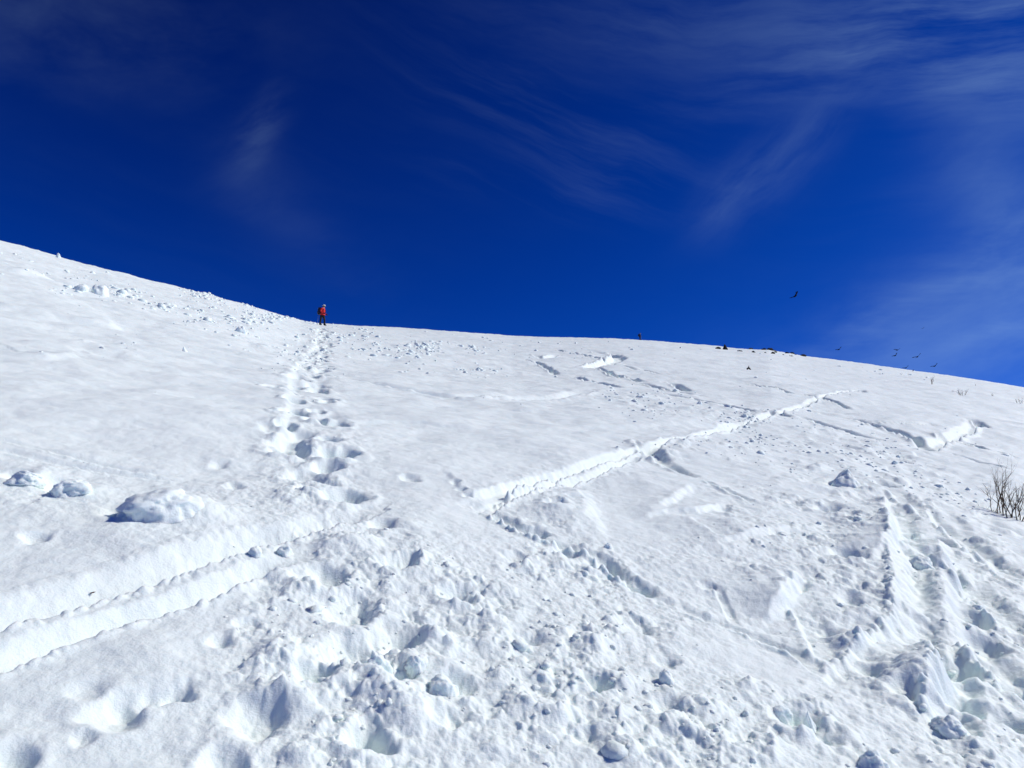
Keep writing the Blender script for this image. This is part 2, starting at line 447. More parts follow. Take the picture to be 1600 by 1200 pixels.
def rough_at(px, py):
    m = np.full(px.shape, 0.10, np.float32)
    for (cx, cy, rx, ry, a) in ROUGH:
        m += a * np.exp(-(((px - cx) / rx) ** 2 + ((py - cy) / ry) ** 2)).astype(np.float32)
    m += 0.6 * sstep(1500, 1700, px) * sstep(820, 900, py) + 0.5 * sstep(1120, 1200, py) * sstep(380, 480, px)
    for (cx, cy, rx, ry, a) in SMOOTH:
        m *= 1 - a * np.exp(-(((px - cx) / rx) ** 2 + ((py - cy) / ry) ** 2)).astype(np.float32)
    return np.clip(m, 0, 1.15)


def _sized(s, P):
    d = np.hypot(P[:, 0], P[:, 1]).mean()
    if s[0] == 'trench':
        k = (.62, .95) if d > 16 else (.8, .7)
        return (s[0], s[1], s[2] * k[0], s[3] * k[1], s[4] * .9, s[5])
    return (s[0], s[1], s[2] * .75, s[3], s[4])


def _trail():
    P = smooth_line([(506, 512), (503, 528), (498, 548), (484, 572), (476, 596), (478, 625), (478, 655), (474, 690), (482, 722), (492, 742), (500, 765)], 40)
    seg = np.hypot(*np.diff(P, axis=0).T)
    cum = np.concatenate([[0], np.cumsum(seg)])
    rr = np.random.default_rng(3)
    out = []
    for k, dd in enumerate(np.arange(0.2, cum[-1], .30)):
        c = np.array([np.interp(dd, cum, P[:, 0]), np.interp(dd, cum, P[:, 1])])
        w = .12 + .06 * sstep(45, 12, np.hypot(*c))
        c = c + np.array([(1 if k % 2 else -1) * w + rr.normal(0, .10), rr.normal(0, .14)])
        out.append((c[0], c[1], rr.uniform(.10, .20), rr.uniform(.08, .19)))
    return out


STEPS = _trail()
_LINES = [(_sized(s, P), P) for s, P in ((s, smooth_line(s[1])) for s in STROKES)]


def blob_list(items):
    gx, gy = to_ground([i[0] for i in items], [i[1] for i in items])
    return gx, gy, np.hypot(gx, gy)


_PIT_POS, _MOUND_POS = blob_list(PITS), blob_list(MOUNDS)


def detail(x, y):
    """height of the trodden, skied and wind-worked snow above the undisturbed hill"""
    x = np.asarray(x, np.float64); y = np.asarray(y, np.float64)
    r = np.hypot(x, y)
    z0 = base(x, y)
    px, py = to_px(x, y, z0)
    behind = y < 0.3
    px = np.where(behind, 700 + 40 * x, np.clip(px, -900, 2500)); py = np.where(behind, 1350, np.clip(py, 300, 1500))
    rough = rough_at(px, py)
    near = 1 - sstep(6, 45, r)
    h = np.zeros(x.shape, np.float64)
    # undulation and wind texture
    h += 0.05 * fbm(x / 1.7, y / 1.7, 5, 3) * sstep(1.5, 5, r)
    h += 0.22 * fbm(x / 14, y / 14, 9, 2) * sstep(10, 40, r)
    h += 0.008 * fbm((x + .3 * y) / .34, (y - .3 * x) / .20, 31, 3) * (1 - .5 * np.clip(rough, 0, 1))
    wind = fbm((x * .9 + y * .35) / 1.3, (y * .9 - x * .35) / .42, 61, 3)
    h += 0.007 * fbm(x / .12, y / .12, 33, 2) * (1 - sstep(7, 13, r)) * (.35 + .65 * np.clip(rough * 2, 0, 1))
    h += 0.0052 * fbm(x / .045, y / .045, 35, 3, .6) * (1 - sstep(5, 10, r)) * (.22 + .9 * np.clip(rough * 1.6, 0, 1))
    h += 0.013 * fbm((x * .9 + y * .35) / .5, (y * .9 - x * .35) / .22, 63, 2) * sstep(5, 10, r) * (1 - sstep(25, 40, r))
    h += 0.026 * (1 + .7 * (1 - sstep(300, 650, px))) * wind * sstep(5, 14, r) * (1 - sstep(700, 1000, px) * .5)
    h += 0.07 * fbm((x * .9 + y * .35) / 4.0, (y * .9 - x * .35) / 1.2, 67, 2) * sstep(10, 30, r)
    # mounds, pits
    mx, my, mr = _MOUND_POS
    ex = 0.35 * pnoise(x / .16, y / .16, 71) + 0.2 * pnoise(x / .07, y / .07, 72)
    for (it, cx, cy, cr) in zip(MOUNDS, mx, my, mr):
        R = it[2] * cr / F_PX / 2
        sel = np.where((np.abs(x - cx) < 3 * R * it[4]) & (np.abs(y - cy) < 3 * R * it[4]))[0]
        if len(sel) == 0:
            continue
        ax, ay = cx / cr, cy / cr
        dx, dy = x[sel] - cx, y[sel] - cy
        a = (dx * ax + dy * ay) / it[4]; b = dx * ay - dy * ax
        q = (a * a + b * b) / (R * R)
        q = q * (1 + .5 * ex[sel])
        h[sel] += it[3] * 1.25 * R * np.exp(-1.6 * q)
    # strokes
    farw = sstep(5, 11, r)
    jag = (0.6 * pnoise(x / .22, y / .22, 81) + 0.5 * pnoise(x / .09, y / .09, 82)) * (1 - farw) + (.7 * pnoise(x / .7, y / .7, 84) + .4 * pnoise(x / .3, y / .3, 85)) * farw
    clod = (.6 * lumps(x, y, .11, 87, .5, .3, .7) + lumps(x, y, .05, 88, .8, .35, .8)) * (1 - farw) + lumps(x, y, .24, 89, .8, .35, .8) * farw
    jagf = pnoise(x / .8, y / .8, 83)
    for (s, P) in _LINES:
        w = s[2] if s[0] == 'trench' else s[4]
        mrg = 3.0 * w + 1.0 if s[0] == 'trench' else 4.0 * w + .5
        lo, hi = P.min(0) - mrg, P.max(0) + mrg
        sel = np.where((x > lo[0]) & (x < hi[0]) & (y > lo[1]) & (y < hi[1]))[0]
        if len(sel) == 0:
            continue
        X, Y = x[sel], y[sel]
        best = np.full(X.shape, 1e9); sgn = np.zeros(X.shape); par = np.zeros(X.shape)
        seg = np.diff(P, axis=0); ln = np.hypot(seg[:, 0], seg[:, 1]); cum = np.concatenate([[0], np.cumsum(ln)]); tot = cum[-1]
        for i in range(len(seg)):
            if ln[i] < 1e-9:
                continue
            dx, dy = X - P[i, 0], Y - P[i, 1]
            tr = (dx * seg[i, 0] + dy * seg[i, 1]) / ln[i] ** 2
            t = np.clip(tr, 0, 1)
            qx, qy = dx - t * seg[i, 0], dy - t * seg[i, 1]
            d2 = qx * qx + qy * qy
            u = d2 < best
            best = np.where(u, d2, best)
            sgn = np.where(u, np.sign(seg[i, 0] * qy - seg[i, 1] * qx), sgn)
            par = np.where(u, cum[i] + t * ln[i], par)
        d = np.sqrt(best)
        endf = sstep(0, min(.25 * tot, 4 * (s[2])), par) * sstep(0, min(.25 * tot, 4 * (s[2])), tot - par)
        if s[0] == 'scarp':
            endf = sstep(0, .40 * tot, par) * sstep(0, .16 * tot, tot - par)
        if s[0] == 'trench':
            _, _, wd, dep, lip, ro = s
            wob = np.where(wd > .2, jagf[sel], jag[sel] if ro not in (.22, .23) else 1.6 * jagf[sel] + .7 * pnoise(X / .06, Y / .06, 86) + 1.0 * pnoise(X / .19, Y / .19, 90)) * ro
            dd = np.maximum(0, d + wob * wd * .28)
            wall = np.where(sgn > 0, 1.7 if ro == .22 else 1.0 if ro == .23 else .5 if ro > .85 else .75, .28) * wd              # uphill bank eases in, downhill lip is crisp
            wd = wd * (1 + .45 * ro * jagf[sel])
            dep = dep * (1 + .35 * jagf[sel])
            endf = np.maximum(endf, .15)
            floor = 1 - sstep(wd * .38, wd * .38 + wall, dd)
            lipf = np.exp(-((dd - wd * .38 - wall * 1.25) / (wall * .9)) ** 2) * (.25 + .5 * ro * np.maximum(-.4, jag[sel]) + 1.4 * clod[sel]) * np.where(sgn > 0, .35, 1.25)
            far = dd > (wd * 2.5)
            h[sel] += np.where(far, 0, (-dep * floor + lip * lipf * np.where(ro > .3, .6, 1)) * endf)
        else:
            _, _, hh, cw, dec = s
            sd = d * sgn + jag[sel] * min(cw, .12) * .5
            prof = sstep(-cw * .5, cw * .5, sd) * np.exp(-np.maximum(0, sd) / dec * 1.6)
            h[sel] += hh * prof * endf
    qx_, qy_, qr_ = _PIT_POS
    for (it, cx, cy, cr) in zip(PITS, qx_, qy_, qr_):
        R = it[2] * cr / F_PX / 2 * 1.15
        st = it[4] * 1.25
        sel = np.where((np.abs(x - cx) < 2.5 * R * st) & (np.abs(y - cy) < 2.5 * R * st))[0]
        if len(sel) == 0:
            continue
        ax, ay = cx / cr, cy / cr
        dx, dy = x[sel] - cx, y[sel] - cy
        a = (dx * ax + dy * ay) / st; b = dx * ay - dy * ax
        q = np.sqrt(a * a + b * b) / R + .30 * (pnoise(dx / R / 1.1, dy / R / 1.1, 300 + int(it[0]) % 97) + .6 * ex[sel])
        dep = it[3] * 2 * R * .64
        h[sel] += -dep * (1 - sstep(.15, 1.1, q)) + .08 * dep * np.exp(-((q - 1.3) / .3) ** 2)
    for (cx, cy, R, dep) in STEPS:
        sel = np.where((np.abs(x - cx) < 2.2 * R) & (np.abs(y - cy) < 2.2 * R))[0]
        if len(sel):
            dx, dy = x[sel] - cx, y[sel] - cy
            q = np.sqrt(dx * dx + dy * dy * .7) / R + .25 * pnoise(dx / R * 1.3, dy / R * 1.3, 400 + int(cy * 9) % 89)
            h[sel] += -dep * (1 - sstep(.4, 1.05, q)) + .14 * dep * np.exp(-((q - 1.3) / .3) ** 2)
    # churned snow: clods of several sizes
    wx = x + .022 * fbm(x / .06, y / .06, 91, 2); wy = y + .022 * fbm(x / .06, y / .06, 92, 2)
    patch = np.clip(.50 + .85 * fbm(x / .42, y / .42, 95, 2), .0, 1.25)
    patch = patch * near + (1 - near)
    R_ = rough * patch
    h += .022 * R_ * fbm(x / .28, y / .28, 101, 3) * near
    for cell, amp, dens, sd, rlim in ((.30, .14, .5, 201, 24), (.15, .21, .55, 211, 22), (.075, .31, .62, 221, 14), (.036, .42, .7, 231, 10), (1.0, .08, .35, 241, 60)):
        sel = np.where((R_ > .10) & (r < rlim) & (r > (8 if cell >= 1 else 0)))[0]
        if len(sel):
            w = sstep(.10, .75, R_[sel]) * (1 - sstep(rlim * .7, rlim, r[sel]))
            h[sel] += cell * amp * w * lumps(wx[sel], wy[sel], cell, sd, dens)
    return h


def ground_z(x, y):
    x = np.atleast_1d(np.asarray(x, float)); y = np.atleast_1d(np.asarray(y, float))
    return base(x, y) + detail(x, y)


# ------------------------------------------------------------------ materials
def new_mat(name):
    m = bpy.data.materials.new(name)
    m.use_nodes = True
    return m, m.node_tree.nodes, m.node_tree.links, m.node_tree.nodes['Principled BSDF']


def snow_material(name, sss):
    m, N, L, b = new_mat(name)
    geo = N.new('ShaderNodeNewGeometry')
    n1 = N.new('ShaderNodeTexNoise'); n1.inputs['Scale'].default_value = 1.6; n1.inputs['Detail'].default_value = 5
    L.new(geo.outputs['Position'], n1.inputs['Vector'])
    ramp = N.new('ShaderNodeMix'); ramp.data_type = 'RGBA'
    ramp.inputs['A'].default_value = (.842, .938, .892, 1)
    ramp.inputs['B'].default_value = (.860, .952, .907, 1)
    L.new(n1.outputs[0], ramp.inputs['Factor'])
    L.new(ramp.outputs['Result'], b.inputs['Base Color'])
    b.inputs['Roughness'].default_value = .55
    if sss > 0:
        b.subsurface_method = 'RANDOM_WALK'
        b.inputs['Subsurface Weight'].default_value = sss
        b.inputs['Subsurface Radius'].default_value = (.85, .95, 1.0)
        b.inputs['Subsurface Scale'].default_value = .022
    b.inputs['Specular IOR Level'].default_value = .25
    # grain
    n2 = N.new('ShaderNodeTexNoise'); n2.inputs['Scale'].default_value = 85; n2.inputs['Detail'].default_value = 4; n2.inputs['Roughness'].default_value = .65
    L.new(geo.outputs['Position'], n2.inputs['Vector'])
    bump = N.new('ShaderNodeBump'); bump.inputs['Strength'].default_value = .6; bump.inputs['Distance'].default_value = .008
    L.new(n2.outputs[0], bump.inputs['Height'])
    n3 = N.new('ShaderNodeTexNoise'); n3.inputs['Scale'].default_value = 9; n3.inputs['Detail'].default_value = 3
    L.new(geo.outputs['Position'], n3.inputs['Vector'])
    bump2 = N.new('ShaderNodeBump'); bump2.inputs['Strength'].default_value = .3; bump2.inputs['Distance'].default_value = .03
    L.new(n3.outputs[0], bump2.inputs['Height'])
    L.new(bump2.outputs[0], bump.inputs['Normal'])
    L.new(bump.outputs[0], b.inputs['Normal'])
    return m


def plain_mat(name, a, bcol, scale=20, rough=.7, bump_s=.2, bump_d=.005, spec=.3):
    m, N, L, b = new_mat(name)
    tc = N.new('ShaderNodeTexCoord')
    n = N.new('ShaderNodeTexNoise'); n.inputs['Scale'].default_value = scale; n.inputs['Detail'].default_value = 4
    L.new(tc.outputs['Object'], n.inputs['Vector'])
    mx = N.new('ShaderNodeMix'); mx.data_type = 'RGBA'
    mx.inputs['A'].default_value = (*a, 1); mx.inputs['B'].default_value = (*bcol, 1)
    L.new(n.outputs[0], mx.inputs['Factor'])
    L.new(mx.outputs['Result'], b.inputs['Base Color'])
    b.inputs['Roughness'].default_value = rough
    b.inputs['Specular IOR Level'].default_value = spec
    bp = N.new('ShaderNodeBump'); bp.inputs['Strength'].default_value = bump_s; bp.inputs['Distance'].default_value = bump_d
    L.new(n.outputs[0], bp.inputs['Height']); L.new(bp.outputs[0], b.inputs['Normal'])
    return m


SNOW, LOOSE = snow_material("snow", .85), snow_material("loose_snow", .5)


def mesh_obj(name, verts, faces, mat, parent=None, smooth=True, link=True):
    me = bpy.data.meshes.new(name)
    me.from_pydata([tuple(map(float, v)) for v in verts], [], faces)
    me.update()
    if smooth:
        me.polygons.foreach_set('use_smooth', [True] * len(me.polygons))
    if mat is not None:
        me.materials.append(mat)
    o = bpy.data.objects.new(name, me)
    if link:
        coll.objects.link(o)
    if parent is not None:
        o.parent = parent
    return o


def tag(o, label, cat, group=None):
    o["label"] = label
    o["category"] = cat
    if group:
        o["group"] = group
    return o


# ------------------------------------------------------------------ the snow slope (one sheet, finer towards the camera)
def snow_slope():
    ring_r = np.concatenate([[.02, .4, .8, 1.2, 1.5], np.linspace(1.7, 1.95, 6)])
    u = np.linspace(2.0 ** -.4, 110.0 ** -.4, 1110)
    r = np.concatenate([ring_r, u ** -2.5, np.geomspace(112, 260, 90), np.geomspace(275, 2200, 26)])
    half = math.radians(36.5)
    fine = np.linspace(-half, half, 940)
    side = half + np.concatenate([np.linspace(.003, .30, 45), np.linspace(.34, math.pi - half - .05, 34)])
    az = np.concatenate([-side[::-1], fine, side])
    nr, na = len(r), len(az)
    R, A = np.meshgrid(r, az, indexing='ij')
    x = (R * np.sin(A)).ravel(); y = (R * np.cos(A)).ravel()
    z = base(x, y) + detail(x, y)
    co = np.stack([x, y, z], 1).astype(np.float32)
    i = np.arange(nr - 1)[:, None]; j = np.arange(na)[None, :]
    j2 = (j + 1) % na
    # counter-clockwise seen from above
    q = np.stack([i * na + j, i * na + j2, (i + 1) * na + j2, (i + 1) * na + j], -1).reshape(-1, 4)
    q = q[:, ::-1]
    me = bpy.data.meshes.new("snow_slope")
    me.vertices.add(len(co)); me.vertices.foreach_set('co', co.ravel())
    me.loops.add(q.size); me.loops.foreach_set('vertex_index', q.ravel().astype(np.int32))
    me.polygons.add(len(q)); me.polygons.foreach_set('loop_start', np.arange(0, q.size, 4, dtype=np.int32))
    me.polygons.foreach_set('loop_total', np.full(len(q), 4, np.int32))
    me.polygons.foreach_set('use_smooth', np.ones(len(q), bool))
    me.update(calc_edges=True)
    me.materials.append(SNOW)
    o = bpy.data.objects.new("snow_slope", me)
    coll.objects.link(o)
    o["kind"] = "structure"
    o["label"] = "white snow slope with ski tracks and footprints"
    return o


snow_slope()
# ------------------------------------------------------------------ mesh helpers for the things on the slope
def tube(path, radii, sides=7, cap=True):
    """verts, faces of a tapered tube along a list of points"""
    P = [Vector(p) for p in path]
    V, Fc = [], []
    ref = Vector((.31, .17, .93))
    for i, p in enumerate(P):
        t = (P[min(i + 1, len(P) - 1)] - P[max(i - 1, 0)]).normalized()
        a = t.cross(ref)
        if a.length < 1e-4:
            a = t.cross(Vector((1, 0, 0)))
        a.normalize()
        b = t.cross(a)
        for k in range(sides):
            w = 2 * math.pi * k / sides
            V.append(p + radii[i] * (math.cos(w) * a + math.sin(w) * b))
    for i in range(len(P) - 1):
        for k in range(sides):
            k2 = (k + 1) % sides
            Fc.append((i * sides + k, i * sides + k2, (i + 1) * sides + k2, (i + 1) * sides + k))
    if cap:
        Fc.append(tuple(range(sides))[::-1])
        Fc.append(tuple((len(P) - 1) * sides + k for k in range(sides)))
    return V, Fc


def join(parts):
    V, Fc = [], []
    for v, f in parts:
        o = len(V)
        V += [Vector(p) for p in v]
        Fc += [tuple(i + o for i in q) for q in f]
    return V, Fc


_ICO = {}


def ico(sub):
    if sub not in _ICO:
        import bmesh
        bm = bmesh.new()
        bmesh.ops.create_icosphere(bm, subdivisions=sub, radius=1.0)
        bm.verts.ensure_lookup_table()
        _ICO[sub] = ([v.co.copy() for v in bm.verts], [tuple(v.index for v in f.verts) for f in bm.faces])
        bm.free()
    return _ICO[sub]


def ellipsoid(c, r, sub=2, rot=None):
    v, f = ico(sub)
    m = rot or Matrix.Identity(3)
    return [Vector(c) + m @ Vector((p.x * r[0], p.y * r[1], p.z * r[2])) for p in v], f


def soft_box(c, s, p=4.0, sub=3, taper=0.0):
    """rounded box (superellipsoid)"""
    v, f = ico(sub)
    out = []
    for q in v:
        k = (abs(q.x) ** p + abs(q.y) ** p + abs(q.z) ** p) ** (-1 / p)
        w = q * k
        t = 1 - taper * w.z
        out.append(Vector((c[0] + w.x * s[0] * t, c[1] + w.y * s[1] * t, c[2] + w.z * s[2])))
    return out, f


def at(px, py, dz=0.0):
    gx, gy = to_ground(px, py)
    return Vector((float(gx[0]), float(gy[0]), float(ground_z(gx, gy)[0]) + dz))


def empty(name, loc, rz=0.0):
    e = bpy.data.objects.new(name, None)
    e.empty_display_size = .2
    coll.objects.link(e)
    e.location = loc
    e.rotation_euler = (0, 0, rz)
    return e


# ------------------------------------------------------------------ blocks of snow that stand on their own
BLOCKS = [  # photo x, y of the foot, width px, height share, peakedness, seed, label
    (242, 806, 98, .37, 0.0, 3, "largest rounded snow block on the left, shaded on its left face"),
    (112, 764, 50, .37, 0.0, 8, "mid-sized snow block just left of the largest block on the left"),
    (46, 750, 38, .32, 0.0, 12, "snow block nearest the left edge beside two larger blocks"),
    (1320, 758, 46, .60, 0.65, 18, "pointed snow pyramid standing alone right of centre"),
    (155, 464, 26, .70, 0.0, 21, "bigger of two white snow balls high on the left flank"),
    (127, 458, 18, .70, 0.0, 24, "smaller of two white snow balls high on the left flank"),
    (376, 521, 17, .85, 0.2, 29, "upright snow lump on the left flank below the person in red"),
    (1438, 888, 38, .55, 0.2, 33, "rounded snow lump below the big bare shrub on the right"),
    (1219, 1110, 30, .62, 0.0, 37, "rounded snow lump left of the tall snow spike near the bottom"),
    (1262, 1128, 34, 1.0, 0.8, 41, "tall snow spike beside a dark hole near the bottom right"),
    (966, 900, 17, .75, 0.0, 45, "small snow ball on the edge of the winding track, lower centre"),
    (950, 856, 12, .75, 0.0, 49, "tiny snow ball below the smooth slab in the centre"),
    (1484, 1142, 40, .62, 0.0, 53, "cauliflower-like snow lump at the foot of the curved wall, bottom right"),
    (690, 1082, 42, .62, 0.0, 57, "knobbly snow lump among the deep holes, bottom centre"),
    (590, 1052, 34, .85, 0.3, 59, "upright snow knob between the deep holes, bottom centre"),
    (650, 1052, 32, .7, 0.1, 60, "snow knob right of the upright one, bottom centre"),
    (398, 872, 22, .7, 0.2, 61, "angular snow lump on the bank between the two ski grooves"),
    (445, 866, 24, .6, 0.1, 65, "rounded snow lump at the upper end of the second ski groove"),
    (1365, 1204, 36, .7, 0.0, 69, "rounded snow lump cut by the lower picture edge, right"),
    (91, 404, 7, 1.3, 0.3, 73, "small snow lump standing up from the left skyline"),
    (1042, 1070, 24, .9, 0.2, 77, "small upright snow lump on the churned slope, lower right of centre"),
    (1093, 634, 9, 1.0, 0.6, 81, "little pointed snow lump on the debris band below the far hiker"),
    (288, 552, 9, 1.0, 0.6, 85, "little pointed snow lump on the smooth left flank"),
]


def snow_block(px, py, wpx, hs, peak, seed, label):
    g = at(px, py)
    R = wpx * math.hypot(g.x, g.y) / F_PX / 2
    v, f = ico(5 if wpx > 30 else 4)
    off = Vector((seed * 3.1, seed * 1.7, seed * .9))
    out = []
    for p in v:
        n = mnoise.fractal(p * 1.1 + off, 1.0, 2.0, 4) * .34
        # knobbly surface: rounded bumps with creases between
        d = mnoise.voronoi(p * 2.6 + off)[0][0]
        d2 = mnoise.voronoi(p * 6.0 + off)[0][0]
        k = 1 + n + .08 * (.45 - d) + .04 * (.45 - d2)
        q = p * k
        z = q.z
        if z < 0:                                    # the foot widens into the snow
            f_ = (1 + .22 * -z) / max(.35, math.sqrt(max(0, 1 - p.z * p.z)))
            z *= 2.0
            q = Vector((q.x * f_, q.y * f_, z))
        if peak > 0 and z > -.2:
            sh = max(.10, 1 - peak * (z + .2) / 1.25)
            q = Vector((q.x * sh, q.y * sh, z * (1 + .25 * peak)))
        out.append(Vector((q.x * R, q.y * R * .95, (q.z * .5 + .03) * 2 * R * hs * 1.35)))
    o = mesh_obj("snow_block", out, f, SNOW)
    o.location = g
    o.rotation_euler = (math.radians(-12), math.radians(6), seed)
    tag(o, label, "snow block", "blocks of snow on the slope")


for b in BLOCKS:
    snow_block(*b)


# ------------------------------------------------------------------ loose crumbs of snow (uncountable)
def snow_crumbs(n_try=80000):
    az = rng.uniform(-math.radians(42), math.radians(42), n_try)
    r = rng.uniform(20.0 ** -.5, 2.0 ** -.5, n_try) ** -2.0
    r[:45000] = rng.uniform(12, 88, 45000)
    x, y = r * np.sin(az), r * np.cos(az)
    px, py = to_px(x, y, base(x, y))
    ro = rough_at(px, np.clip(py, 300, 1500))
    clump = np.clip(.35 + fbm(x / (.25 + .06 * r), y / (.25 + .06 * r), 95, 2), 0, 1)
    keep = rng.uniform(0, 1, n_try) < (np.maximum(ro - .12, 0) ** 1.3 * clump + .006)
    x, y, r, ro = x[keep], y[keep], r[keep], ro[keep]
    pick = np.where((rng.uniform(0, 1, len(x)) < .14) | (r > 10))[0][:9000]
    x, y, r, ro = x[pick], y[pick], r[pick], ro[pick]
    z = ground_z(x, y)
    # sizes: many small, few large; what lies farther off shows only its larger ones
    size = (.0022 + .0017 * r ** .95) * np.exp(rng.normal(0, .5, len(x))) * (.65 + .5 * np.clip(ro, 0, 1))
    size = np.clip(size * (1 + .5 * sstep(12, 25, r)), .003, .17)
    VV, FF, off = [], [], 0
    bv, bf = ico(2)
    B = np.array([tuple(p) for p in bv], np.float32); BF = np.array(bf, np.int32)
    bv1, bf1 = ico(1)
    B1 = np.array([tuple(p) for p in bv1], np.float32); BF1 = np.array(bf1, np.int32)
    for i in range(len(x)):
        b, f = (B, BF) if r[i] < 7 else (B1, BF1)
        k = 1 + rng.normal(0, .16, (len(b), 1)).astype(np.float32)
        sc = size[i] * rng.uniform(.65, 1.25, 3)
        c = b * k * sc
        t = rng.uniform(0, 6.28); ct, st = math.cos(t), math.sin(t)
        c = np.stack([c[:, 0] * ct - c[:, 1] * st + x[i], c[:, 0] * st + c[:, 1] * ct + y[i], c[:, 2] * .75 + z[i] - size[i] * .18], 1)
        VV.append(c); FF.append(f + off); off += len(b)
    co = np.concatenate(VV).astype(np.float32); q = np.concatenate(FF)
    me = bpy.data.meshes.new("snow_crumbs")
    me.vertices.add(len(co)); me.vertices.foreach_set('co', co.ravel())
    me.loops.add(q.size); me.loops.foreach_set('vertex_index', q.ravel())
    me.polygons.add(len(q)); me.polygons.foreach_set('loop_start', np.arange(0, q.size, 3, dtype=np.int32))
    me.polygons.foreach_set('loop_total', np.full(len(q), 3, np.int32))
    me.polygons.foreach_set('use_smooth', np.ones(len(q), bool))
    me.update(calc_edges=True)
    me.materials.append(LOOSE)
    o = bpy.data.objects.new("snow_crumbs", me)
    coll.objects.link(o)
    tag(o, "loose white crumbs of snow scattered over the churned slope", "snow")
    o["kind"] = "stuff"


snow_crumbs()

# ------------------------------------------------------------------ people
RED = plain_mat("red_jacket", (.62, .012, .016), (.75, .03, .03), 30, .65, .3, .006)
BLACK = plain_mat("black_trousers", (.006, .006, .009), (.014, .014, .018), 30, .7, .3, .006)
NAVY = plain_mat("dark_pack", (.008, .009, .025), (.018, .018, .045), 25, .6, .3, .006)
GLOVE = plain_mat("black_glove", (.006, .006, .012), (.012, .012, .02), 40, .6)
SKIN = plain_mat("skin", (.50, .29, .22), (.58, .36, .28), 30, .55, .1, .002)
PALE = plain_mat("pale_fabric", (.50, .49, .46), (.66, .65, .62), 60, .85, .6, .01)
HAIR = plain_mat("dark_hair", (.012, .009, .007), (.03, .02, .015), 60, .6)
METAL = plain_mat("pole_metal", (.35, .37, .42), (.5, .52, .58), 30, .35)
LENS = plain_mat("goggle_lens", (.004, .004, .006), (.01, .008, .006), 10, .15, 0, .001, .6)
DARKBLUE = plain_mat("dark_blue_jacket", (.006, .008, .03), (.012, .016, .06), 30, .65, .3, .006)


def body_mesh(J, edges, mats, pick, parent, name="body"):
    names = list(J)
    me = bpy.data.meshes.new("skeleton")
    me.from_pydata([J[n][0] for n in names], [(names.index(a), names.index(b)) for a, b in edges], [])
    o = bpy.data.objects.new("skeleton", me)
    coll.objects.link(o)
    mod = o.modifiers.new("skin", 'SKIN')
    mod.use_smooth_shade = True
    for i, n in enumerate(names):
        rr = J[n][1]
        me.skin_vertices[0].data[i].radius = (rr, rr) if not isinstance(rr, tuple) else rr
        me.skin_vertices[0].data[i].use_root = (n == 'pelvis')
    sd = o.modifiers.new("sub", 'SUBSURF')
    sd.levels = sd.render_levels = 2
    dg = bpy.context.evaluated_depsgraph_get()
    ev = o.evaluated_get(dg)
    m2 = bpy.data.meshes.new_from_object(ev)
    m2.name = name
    bpy.data.objects.remove(o)
    bpy.data.meshes.remove(me)
    m2.materials.clear()
    for m in mats:
        m2.materials.append(m)
    for p in m2.polygons:
        p.material_index = pick(p.center)
        p.use_smooth = True
    b = bpy.data.objects.new(name, m2)
    coll.objects.link(b)
    b.parent = parent
    return b


def glove(wrist, direction, side):
    """mitten-thick glove: palm, four bent fingers of different lengths, thumb from the side of the palm"""
    d = Vector(direction).normalized()
    up = Vector((0, 0, 1)); s = d.cross(up).normalized(); n = s.cross(d).normalized()
    w = Vector(wrist)
    parts = [tube([w - d * .06, w, w + d * .05, w + d * .10], [.048, .045, .050, .040], 10)]
    for i, ln in enumerate((.070, .085, .080, .060)):
        b = w + d * .085 + s * (.036 - .024 * i)
        parts.append(tube([b, b + d * ln * .45 - n * .006, b + d * ln * .75 - n * ln * .35, b + d * ln * .72 - n * ln * .7], [.0135, .013, .0125, .010], 7))
    b = w + d * .03 + s * .042 * side
    parts.append(tube([b, b + d * .035 + s * .022 * side, b + d * .065 + s * .010 * side - n * .02], [.016, .0145, .011], 7))
    return join(parts)


